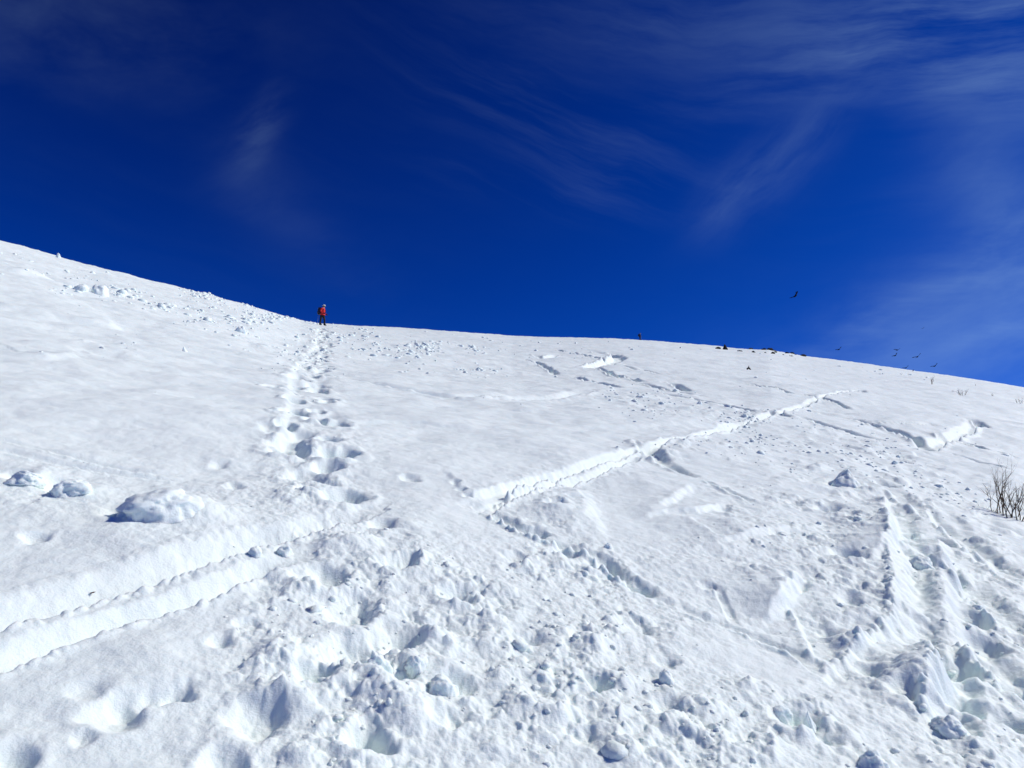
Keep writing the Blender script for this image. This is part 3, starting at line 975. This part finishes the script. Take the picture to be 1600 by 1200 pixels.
def person(loc, rz, scale, jacket, trousers, label, fwd_step, hat):
    root = empty("person", loc, rz)
    root.scale = (scale,) * 3
    a, b = fwd_step
    J = {
        'pelvis': ((0, 0, .93), (.165, .15)), 'waist': ((.01, 0, 1.06), (.165, .15)), 'chest': ((.035, 0, 1.27), (.20, .165)),
        'collar': ((.05, 0, 1.43), (.115, .11)), 'neck': ((.075, 0, 1.50), (.06, .06)), 'head': ((.105, 0, 1.60), (.088, .098)), 'crown': ((.10, 0, 1.69), (.075, .085)),
        'nose': ((.205, 0, 1.585), .014),
        'hip_l': ((a * .35, .10, .84), .115), 'knee_l': ((a * .9 + .02, .12, .49), .082), 'ankle_l': ((a, .13, .12), .072), 'heel_l': ((a - .04, .13, .06), .062), 'toe_l': ((a + .19, .15, .05), .048),
        'hip_r': ((b * .35, -.10, .84), .115), 'knee_r': ((b * .9 + .03, -.12, .49), .082), 'ankle_r': ((b, -.13, .12), .072), 'heel_r': ((b - .04, -.13, .06), .062), 'toe_r': ((b + .19, -.15, .05), .048),
        'sh_l': ((.03, .19, 1.38), .085), 'el_l': ((-.01, .27, 1.12), .066), 'wr_l': ((.22, .24, 1.00), .048),
        'sh_r': ((.03, -.19, 1.38), .085), 'el_r': ((.02, -.28, 1.12), .066), 'wr_r': ((.27, -.20, .98), .048),
    }
    E = [('pelvis', 'waist'), ('waist', 'chest'), ('chest', 'collar'), ('collar', 'neck'), ('neck', 'head'), ('head', 'crown'), ('head', 'nose')]
    for s in 'lr':
        E += [('pelvis', 'hip_' + s), ('hip_' + s, 'knee_' + s), ('knee_' + s, 'ankle_' + s), ('ankle_' + s, 'heel_' + s), ('ankle_' + s, 'toe_' + s),
              ('collar', 'sh_' + s), ('sh_' + s, 'el_' + s), ('el_' + s, 'wr_' + s)]

    def pick(c):
        if c.z > 1.475 and abs(c.y) < .14:
            return 2
        if c.z < .17:
            return 3
        return 1 if c.z < .90 and abs(c.y) < .24 and not (c.x > .17 and c.z > .85) else 0
    body_mesh(J, E, [jacket, trousers, SKIN, BLACK], pick, root)
    v, f = tube([(.01, 0, .86), (.01, 0, .93), (.012, 0, 1.0)], [.20, .205, .19], 20, cap=False)
    v = [Vector((p.x, p.y * .92, p.z)) for p in v]
    mesh_obj("jacket_hem", v, f, jacket, root)
    for side, w, e in ((1, J['wr_l'][0], J['el_l'][0]), (-1, J['wr_r'][0], J['el_r'][0])):
        v, f = glove(w, Vector(w) - Vector(e), side)
        mesh_obj("glove", v, f, GLOVE, root)
    v, f = ellipsoid((.085, 0, 1.625), (.108, .104, .105), 3)
    mesh_obj("hair", [p for p in v if True], [q for q in f if sum(v[i].x for i in q) / 3 < .125 or sum(v[i].z for i in q) / 3 > 1.68], HAIR, root)
    # hat: crown with a thick fuzzy rim
    cv, cf = ellipsoid((.10, 0, 1.665), (.125, .122, .105), 3)
    keep = [q for q in cf if sum(cv[i].z for i in q) / 3 > 1.655]
    h = mesh_obj("hat", cv, keep, hat, root)
    ring = [(.10 + .112 * math.cos(t) + .006, .110 * math.sin(t), 1.662 - .012 * math.cos(t)) for t in np.linspace(0, 2 * math.pi, 25)]
    v, f = tube(ring, [.020] * 25, 8, cap=False)
    rnd = random.Random(4)
    v = [p + Vector((rnd.uniform(-.008, .008), rnd.uniform(-.008, .008), rnd.uniform(-.008, .008))) for p in v]
    mesh_obj("brim", v, f, hat, h)
    v, f = soft_box((.185, 0, 1.622), (.026, .078, .036), 4, 2)
    mesh_obj("goggles", v, f, LENS, root)
    for s in (-1, 1):
        v, f = ellipsoid((.10, s * .098, 1.60), (.022, .012, .034), 2)
        mesh_obj("ear", v, f, SKIN, root)
    tag(root, label, "person")
    return root


def backpack(loc, rz, scale, mat, label):
    root = empty("backpack", loc, rz)
    root.scale = (scale,) * 3
    v, f = soft_box((-.27, 0, 1.22), (.14, .165, .27), 4.5, 3, .08)
    bag = mesh_obj("bag", v, f, mat, root)
    v, f = soft_box((-.26, 0, 1.50), (.13, .15, .055), 3.5, 3)
    mesh_obj("lid", v, f, mat, root)
    v, f = soft_box((-.42, 0, 1.16), (.05, .11, .15), 3.5, 2)
    mesh_obj("pocket", v, f, mat, root)
    for s in (-1, 1):
        v, f = tube([(-.14, s * .09, 1.44), (-.04, s * .11, 1.475), (.08, s * .12, 1.44), (.19, s * .12, 1.33), (.185, s * .14, 1.18), (.02, s * .185, 1.07), (-.15, s * .14, 1.02)],
                    [.02, .024, .026, .026, .022, .014, .012], 8)
        mesh_obj("shoulder_strap", v, f, mat, root)
    ring = [(.01 + .20 * math.cos(t), .185 * math.sin(t), 1.0) for t in np.linspace(0, 2 * math.pi, 25)]
    v, f = tube(ring, [.022] * 25, 6, cap=False)
    mesh_obj("hip_belt", v, f, mat, root)
    tag(root, label, "backpack")
    return root


def pole(loc, rz, scale, top, tip, label):
    root = empty("trekking_pole", loc, rz)
    root.scale = (scale,) * 3
    t, q = Vector(top), Vector(tip)
    d = (q - t)
    v, f = tube([t + d * .12, t + d * .6, q], [.013, .011, .007], 8)
    mesh_obj("shaft", v, f, METAL, root)
    v, f = tube([t - d * .01, t, t + d * .06, t + d * .14], [.014, .024, .019, .016], 8)
    mesh_obj("grip", v, f, GLOVE, root)
    c = t + d * .93
    n = d.normalized()
    v, f = tube([c - n * .008, c, c + n * .008], [.012, .048, .012], 12)
    mesh_obj("basket", v, f, GLOVE, root)
    tag(root, label, "trekking pole")


g1 = at(503, 509.5)
d1 = math.hypot(g1.x, g1.y)
s1 = 33.5 * math.hypot(d1, g1.z - CAM_H) / F_PX / 1.77
person(g1, math.radians(-20), s1, RED, BLACK, "person in red jacket, black trousers and pale hat looking down, standing on the crest", (.13, -.11), PALE)
backpack(g1, math.radians(-20), s1, NAVY, "dark backpack worn by the person in the red jacket")
pole(g1, math.radians(-20), s1, (-.24, -.20, 1.02), (-.30, -.22, .06), "thin trekking pole hanging behind the person in red")

g2 = at(1000, 531)
d2 = math.hypot(g2.x, g2.y)
s2 = 11.5 * math.hypot(d2, g2.z - CAM_H) / F_PX / 1.77
person(g2, math.radians(-35), s2, DARKBLUE, BLACK, "distant person all in dark clothing standing on the far skyline", (.06, -.04), HAIR)
backpack(g2, math.radians(-35), s2, NAVY, "dark backpack worn by the distant person on the far skyline")
pole(g2, math.radians(-35), s2, (.34, -.24, 1.12), (.50, -.30, .02), "pale trekking pole held out by the distant person on the skyline")

# ------------------------------------------------------------------ birds
BIRD = plain_mat("black_feather", (.003, .003, .005), (.006, .006, .009), 30, .8, .2, .005, .03)


def wing_mesh(s):
    """swept wing with fingered tip, hinge at the origin, along s*Y"""
    sec = [(0, .085, .0), (.12, .10, .02), (.24, .095, .03), (.33, .07, .02)]
    V, Fc = [], []
    for (y, c, sw) in sec:
        for (fx, fz) in ((.55, .004), (.15, .013), (-.55, 0), (.15, -.006)):
            V.append(Vector((sw + fx * 2 * c, s * y, fz + .06 * y)))
    for i in range(len(sec) - 1):
        for k in range(4):
            k2 = (k + 1) % 4
            Fc.append((i * 4 + k, i * 4 + k2, (i + 1) * 4 + k2, (i + 1) * 4 + k))
    parts = [(V, Fc)]
    for j in range(5):
        x0 = .075 - .033 * j
        ln = .13 - .015 * abs(j - 1)
        parts.append(tube([(x0, s * .31, .018), (x0 - .02 - .01 * j, s * (.33 + ln * .6), .03), (x0 - .05 - .02 * j, s * (.33 + ln), .045)], [.015, .015, .004], 5))
    return join(parts)


def bird(px, py, dist, size, yaw, bank, pitch, label, template=[None]):
    x, y, z = px_dir(px, py)
    d = Vector((float(x), float(y), float(z))).normalized() * dist
    loc = Vector((0, 0, CAM_H)) + d
    root = empty("bird", loc)
    root.rotation_mode = 'XYZ'
    root.rotation_euler = (Matrix.Rotation(math.radians(yaw), 4, 'Z') @ Matrix.Rotation(math.radians(pitch), 4, 'Y') @ Matrix.Rotation(math.radians(bank), 4, 'X')).to_euler()
    root.scale = (size * 1.15,) * 3
    if template[0] is None:
        body = tube([(-.20, 0, 0), (-.14, 0, 0), (-.04, 0, -.005), (.06, 0, 0), (.12, 0, .012), (.155, 0, .02), (.19, 0, .02), (.20, 0, .018), (.245, 0, .008)],
                    [.012, .035, .055, .052, .034, .034, .026, .012, .003], 10)
        tail = ([Vector(p) for p in ((-.16, .018, .004), (-.16, -.018, .004), (-.36, -.075, 0), (-.37, 0, .004), (-.36, .075, 0), (-.16, 0, -.01), (-.35, 0, -.008))],
                [(0, 4, 3), (0, 3, 1), (1, 3, 2), (5, 6, 4), (5, 4, 0), (5, 2, 6), (5, 1, 2), (3, 4, 6), (3, 6, 2)])
        ob = [mesh_obj("body", *body, BIRD, root), mesh_obj("tail", *tail, BIRD, root)]
        for s in (1, -1):
            w = mesh_obj("wing", *wing_mesh(s), BIRD, root)
            w.location = (.03, s * .035, .02)
            w.rotation_euler = (s * math.radians(14), 0, 0)
            ob.append(w)
        template[0] = ob
    else:
        for t in template[0]:
            c = t.copy()
            coll.objects.link(c)
            c.parent = root
    tag(root, label, "bird", "dark birds flying over the ridge")


BIRDS = [
    (1242, 463, 70, 1.0, 18, -14, -24, "largest dark bird, flying alone high above the ridge"),
    (1311, 546, 115, 1.0, 25, -10, -28, "dark bird just above the ridge, left of the bird flock"),
    (1402, 547, 130, 1.0, 20, 8, -18, "dark bird above a slightly lower bird, top left of the flock"),
    (1399, 555.5, 122, 1.0, 15, -12, -30, "dark bird directly below another bird at the left of the flock"),
    (1433.5, 557.5, 100, 1.0, 35, -16, -26, "dark bird with spread wings in the middle of the flock"),
    (1460.5, 572, 112, 1.0, 20, -10, -24, "rightmost dark bird of the flock above the ridge"),
    (1415.5, 574.8, 130, 1.0, 25, -8, -22, "small dark bird just above the skyline below the flock"),
    (1425, 582, 118, 1.0, 15, -14, -30, "lowest dark bird, right at the snow skyline"),
    (1442, 513, 210, .8, 30, -10, -15, "tiny speck-like bird highest above the flock"),
    (1060, 548, 88, 1.0, 40, -20, -28, "dark bird flying low in front of the white slope below the skyline"),
]
for b in BIRDS:
    bird(*b)

# ------------------------------------------------------------------ rocks on the crest
ROCK = plain_mat("dark_rock", (.010, .010, .011), (.032, .029, .025), 5, .9, .8, .05)
ROCKS = [  # photo x, foot y, width px, height px, label
    (1122, 545.2, 6, 2.2, "flat dark rock left of the pointed rock on the crest"),
    (1133, 546.2, 5, 5.5, "pointed dark rock sticking out of the snow crest"),
    (1156, 549.0, 6, 1.4, "low half-buried rock between the pointed rock and the rock group"),
    (1173.5, 545.8, 4.5, 1.8, "leftmost small rock on the skyline of the rock group"),
    (1177, 549.8, 4, 2.6, "small brown rock below the leftmost skyline rock"),
    (1193, 546.0, 5.5, 2.4, "dark rock on the skyline left of the largest rock"),
    (1203, 547.8, 6.5, 3.6, "largest dark rock on the skyline of the rock group"),
    (1208, 548.5, 5.5, 2.2, "dark rock touching the right side of the largest rock"),
    (1207.5, 553.2, 4, 3.2, "brownish rock standing below the largest rock"),
    (1195.5, 552.4, 2.6, 2.0, "small rock below the skyline, left of the brownish rock"),
    (1224, 555.8, 2.4, 1.6, "tiny rock below the skyline right of the brownish rock"),
    (1230, 553.0, 4, 1.8, "small dark rock on the skyline above the greenish grass tuft"),
    (1237, 553.9, 5, 1.8, "low dark rock on the skyline right of the grass tuft"),
    (1243.5, 555.6, 3, 1.8, "small rock on the falling skyline, second from the right"),
    (1255, 557.6, 6, 1.6, "rightmost flat dark rock on the skyline"),
]


def rock(px, py, wpx, hpx, seed, label):
    g = at(px, py)
    dist = math.hypot(g.x, g.y)
    w, h = 1.5 * wpx * dist / F_PX / 2, 1.55 * hpx * dist / F_PX
    v, f = ico(3)
    off = Vector((seed * 5.3, seed * 2.9, seed))
    out = []
    for p in v:
        k = 1 + .35 * mnoise.fractal(p * 1.3 + off, 1, 2, 3)
        q = p * k
        pk = 1 - .55 * max(0, q.z) if hpx > wpx * .8 else 1
        out.append(Vector((q.x * w * pk, q.y * w * .8 * pk, q.z * h * .75 + h * .2)))
    o = mesh_obj("rock", out, f, ROCK, smooth=False)
    o.location = g
    tag(o, label, "rock", "rocks on the snow crest")


for i, t in enumerate(ROCKS):
    rock(*t[:4], i + 2, t[4])

GRASS = plain_mat("dry_grass", (.13, .14, .035), (.22, .19, .07), 8, .8)


def grass_tuft(px, py, wpx, label):
    g = at(px, py)
    m = math.hypot(g.x, g.y) / F_PX
    rnd = random.Random(int(px))
    parts = []
    for i in range(70):
        b = Vector((rnd.gauss(0, wpx * m * .25), rnd.gauss(0, .15), -.03))
        h = rnd.uniform(.12, .32)
        t = b + Vector((rnd.uniform(-.2, .2), rnd.uniform(-.15, .15), h))
        parts.append(tube([b, (b + t) / 2 + Vector((0, 0, .04)), t], [.012, .01, .003], 4))
    o = mesh_obj("grass_tuft", *join(parts), GRASS)
    o.location = g
    tag(o, label, "grass")
    o["kind"] = "stuff"


grass_tuft(1235.5, 556.8, 5, "greenish grass tuft poking through the snow below the rock group's right end")
grass_tuft(1212, 551.8, 3.5, "yellowish grass tuft beside the brownish rock under the largest rock")

# ------------------------------------------------------------------ bare shrubs
BARK = plain_mat("shrub_bark", (.045, .032, .026), (.15, .10, .065), 14, .85, .5, .004)
TWIG = plain_mat("shrub_twig", (.055, .036, .030), (.16, .105, .070), 14, .85, .4, .003)


def grow(rnd, p, d, length, r0, depth, stems, twigs, up):
    n = 6
    path, rad = [Vector(p)], [r0]
    d = Vector(d).normalized()
    for i in range(n):
        d = (d + Vector((rnd.gauss(0, .14), rnd.gauss(0, .14), rnd.gauss(0, .08) + up))).normalized()
        path.append(path[-1] + d * length / n)
        rad.append(r0 * (1 - .72 * (i + 1) / n))
    (stems if depth == 0 else twigs).append(tube(path, rad, 6 if depth == 0 else 5))
    if depth < 3:
        for k in range((5, 4, 2)[depth]):
            i = rnd.randint(2 if depth == 0 else 1, n)
            side = Vector((rnd.gauss(0, 1), rnd.gauss(0, 1), rnd.uniform(0, .8))).normalized()
            dd = (path[i] - path[i - 1]).normalized() * .9 + side * .75
            grow(rnd, path[i], dd, length * rnd.uniform(.28, .48), rad[i] * .62, depth + 1, stems, twigs, up)


def shrub(loc, stems_in, seed, label, scale=1.0, thick=1.0):
    """stems_in: (foot offset, direction, length)"""
    rnd = random.Random(seed)
    root = empty("bare_shrub", loc)
    for (off, d, ln) in stems_in:
        st, tw = [], []
        grow(rnd, Vector(off) * scale + Vector((0, 0, -.05)), d, ln * scale, .0068 * thick * scale ** .5 * (.6 + .5 * ln), 0, st, tw, .05)
        o = mesh_obj("stem", *join(st), BARK, root)
        mesh_obj("twigs", *join(tw), TWIG, o)
    tag(root, label, "shrub", "bare shrubs on the slope")


gs = at(1577, 806)
ms = math.hypot(gs.x, gs.y) / F_PX                     # metres per photo pixel at the shrub
rnd = random.Random(5)
big = []
for (dx, top, h) in ((-14, -2, 74), (-12, -22, 40), (-20, 2, 34), (-10, -7, 60), (-6, -4, 56), (-4, 6, 50), (0, 8, 52), (3, 16, 50), (8, 24, 48), (10, 28, 44), (6, 14, 56),
                     (12, 36, 40), (-8, -14, 52), (2, 0, 44), (14, 24, 34), (-2, 12, 60)):
    L_ = h * ms * 1.02
    big.append(((dx * ms, rnd.uniform(-.10, .10), 0), ((top - dx) * ms, rnd.uniform(-.08, .05), L_), L_))
shrub(gs, big, 3, "big bare shrub with many dark stems at the right edge", 1.0, 1.15)
gt = at(1534, 796)
shrub(gt, [((0, 0, 0), (-.05, 0, .12), 14 * ms), ((.01, 0, 0), (.35, 0, .12), 20 * ms), ((0, .02, 0), (-.2, 0, .2), 10 * ms)], 9,
      "thin low twig plant in the snow just left of the big shrub", 1.0, .35)


def small_shrub(px, py, hpx, spread, n, seed, label, thick):
    g = at(px, py)
    m = math.hypot(g.x, g.y) / F_PX
    r_ = random.Random(seed)
    st = []
    for i in range(n):
        t = (i + .5) / n * 2 - 1 if n > 1 else 0.2
        ln = hpx * m * r_.uniform(.75, 1.05)
        st.append(((t * spread * m * .35, r_.uniform(-.1, .1), 0), (t * spread * m * .6, r_.uniform(-.1, .1), ln), ln))
    shrub(g, st, seed, label, 1.0, thick * 1.4)


small_shrub(1456, 604, 12, 3, 4, 31, "slim upright shrub alone below the bird flock on the upper right slope", 1.2)
small_shrub(1503, 618, 10, 10, 8, 37, "rounded bare shrub on the upper right slope, widest of the far ones", 1.2)
small_shrub(1551, 622, 5, 4, 4, 41, "tiny pale shrub right of the rounded far shrub", 1.0)
small_shrub(1594, 632, 9, 10, 6, 43, "leaning pale shrub at the right edge of the upper slope", 1.0)
small_shrub(1525, 605, 4, 2, 2, 47, "faint twig close under the skyline above the rounded far shrub", .9)
small_shrub(1376, 579, 2.5, 4, 5, 53, "faint low shrub under the skyline left of the bird flock", 1.0)
small_shrub(1408, 585, 2.5, 3, 3, 59, "faint low twig under the skyline below the bird flock", .9)

# ------------------------------------------------------------------ scraps lying on the snow
LEAF = plain_mat("dead_leaf", (.06, .018, .012), (.16, .06, .035), 200, .7)


def dead_leaf():
    dx, dy, dz = (float(c) for c in px_dir(143, 930))      # first point of the worked snow along this line of sight
    k = 1.0 / math.hypot(dx, dy)
    rr = np.linspace(2.0, 8.0, 3000)
    gz = ground_z(rr * dx * k, rr * dy * k)
    i0 = int(np.argmax(gz >= CAM_H + rr * dz * k))
    g = Vector((rr[i0] * dx * k, rr[i0] * dy * k, float(gz[i0]) + .006))
    m = math.hypot(g.x, g.y) / F_PX
    L_ = 9 * m
    V, Fc = [], []
    n = 8
    for i in range(n + 1):
        t = i / n
        w = .22 * L_ * math.sin(math.pi * min(1, t * .96 + .03)) ** .8
        for k, s in enumerate((-1, 0, 1)):
            V.append(Vector(((t - .5) * L_, s * w, .10 * L_ * abs(s) + .22 * L_ * t * t)))
    for i in range(n):
        for k in range(2):
            Fc.append((i * 3 + k, i * 3 + k + 1, (i + 1) * 3 + k + 1, (i + 1) * 3 + k))
    base_n = len(V)
    V += [p + Vector((0, 0, .0012)) for p in V[:base_n]]
    Fc += [tuple(i + base_n for i in q)[::-1] for q in Fc[:]]
    root = empty("dead_leaf", g, math.radians(-25))
    mesh_obj("blade", V, Fc, LEAF, root)
    v, f = tube([(.42 * L_, 0, .16 * L_), (.62 * L_, .02 * L_, .30 * L_), (.75 * L_, .06 * L_, .30 * L_)], [.0016, .0013, .001], 6)
    mesh_obj("stalk", v, f, LEAF, root)
    tag(root, "tiny reddish brown scrap of leaf lying above the left ski groove", "leaf")


dead_leaf()


def fallen_twig():
    g = at(1170, 575.5, .03)
    m = math.hypot(g.x, g.y) / F_PX
    w = 5 * m
    v, f = join([tube([(-w / 2, 0, .02), (0, .02, .10), (w / 2, -.03, -.02)], [.05, .06, .03], 7), tube([(0, .02, .10), (w * .2, .05, .22)], [.03, .01], 6)])
    o = mesh_obj("fallen_branch", v, f, BARK)
    o.location = g
    tag(o, "short dark branch lying on the snow below the rock group", "branch")


fallen_twig()
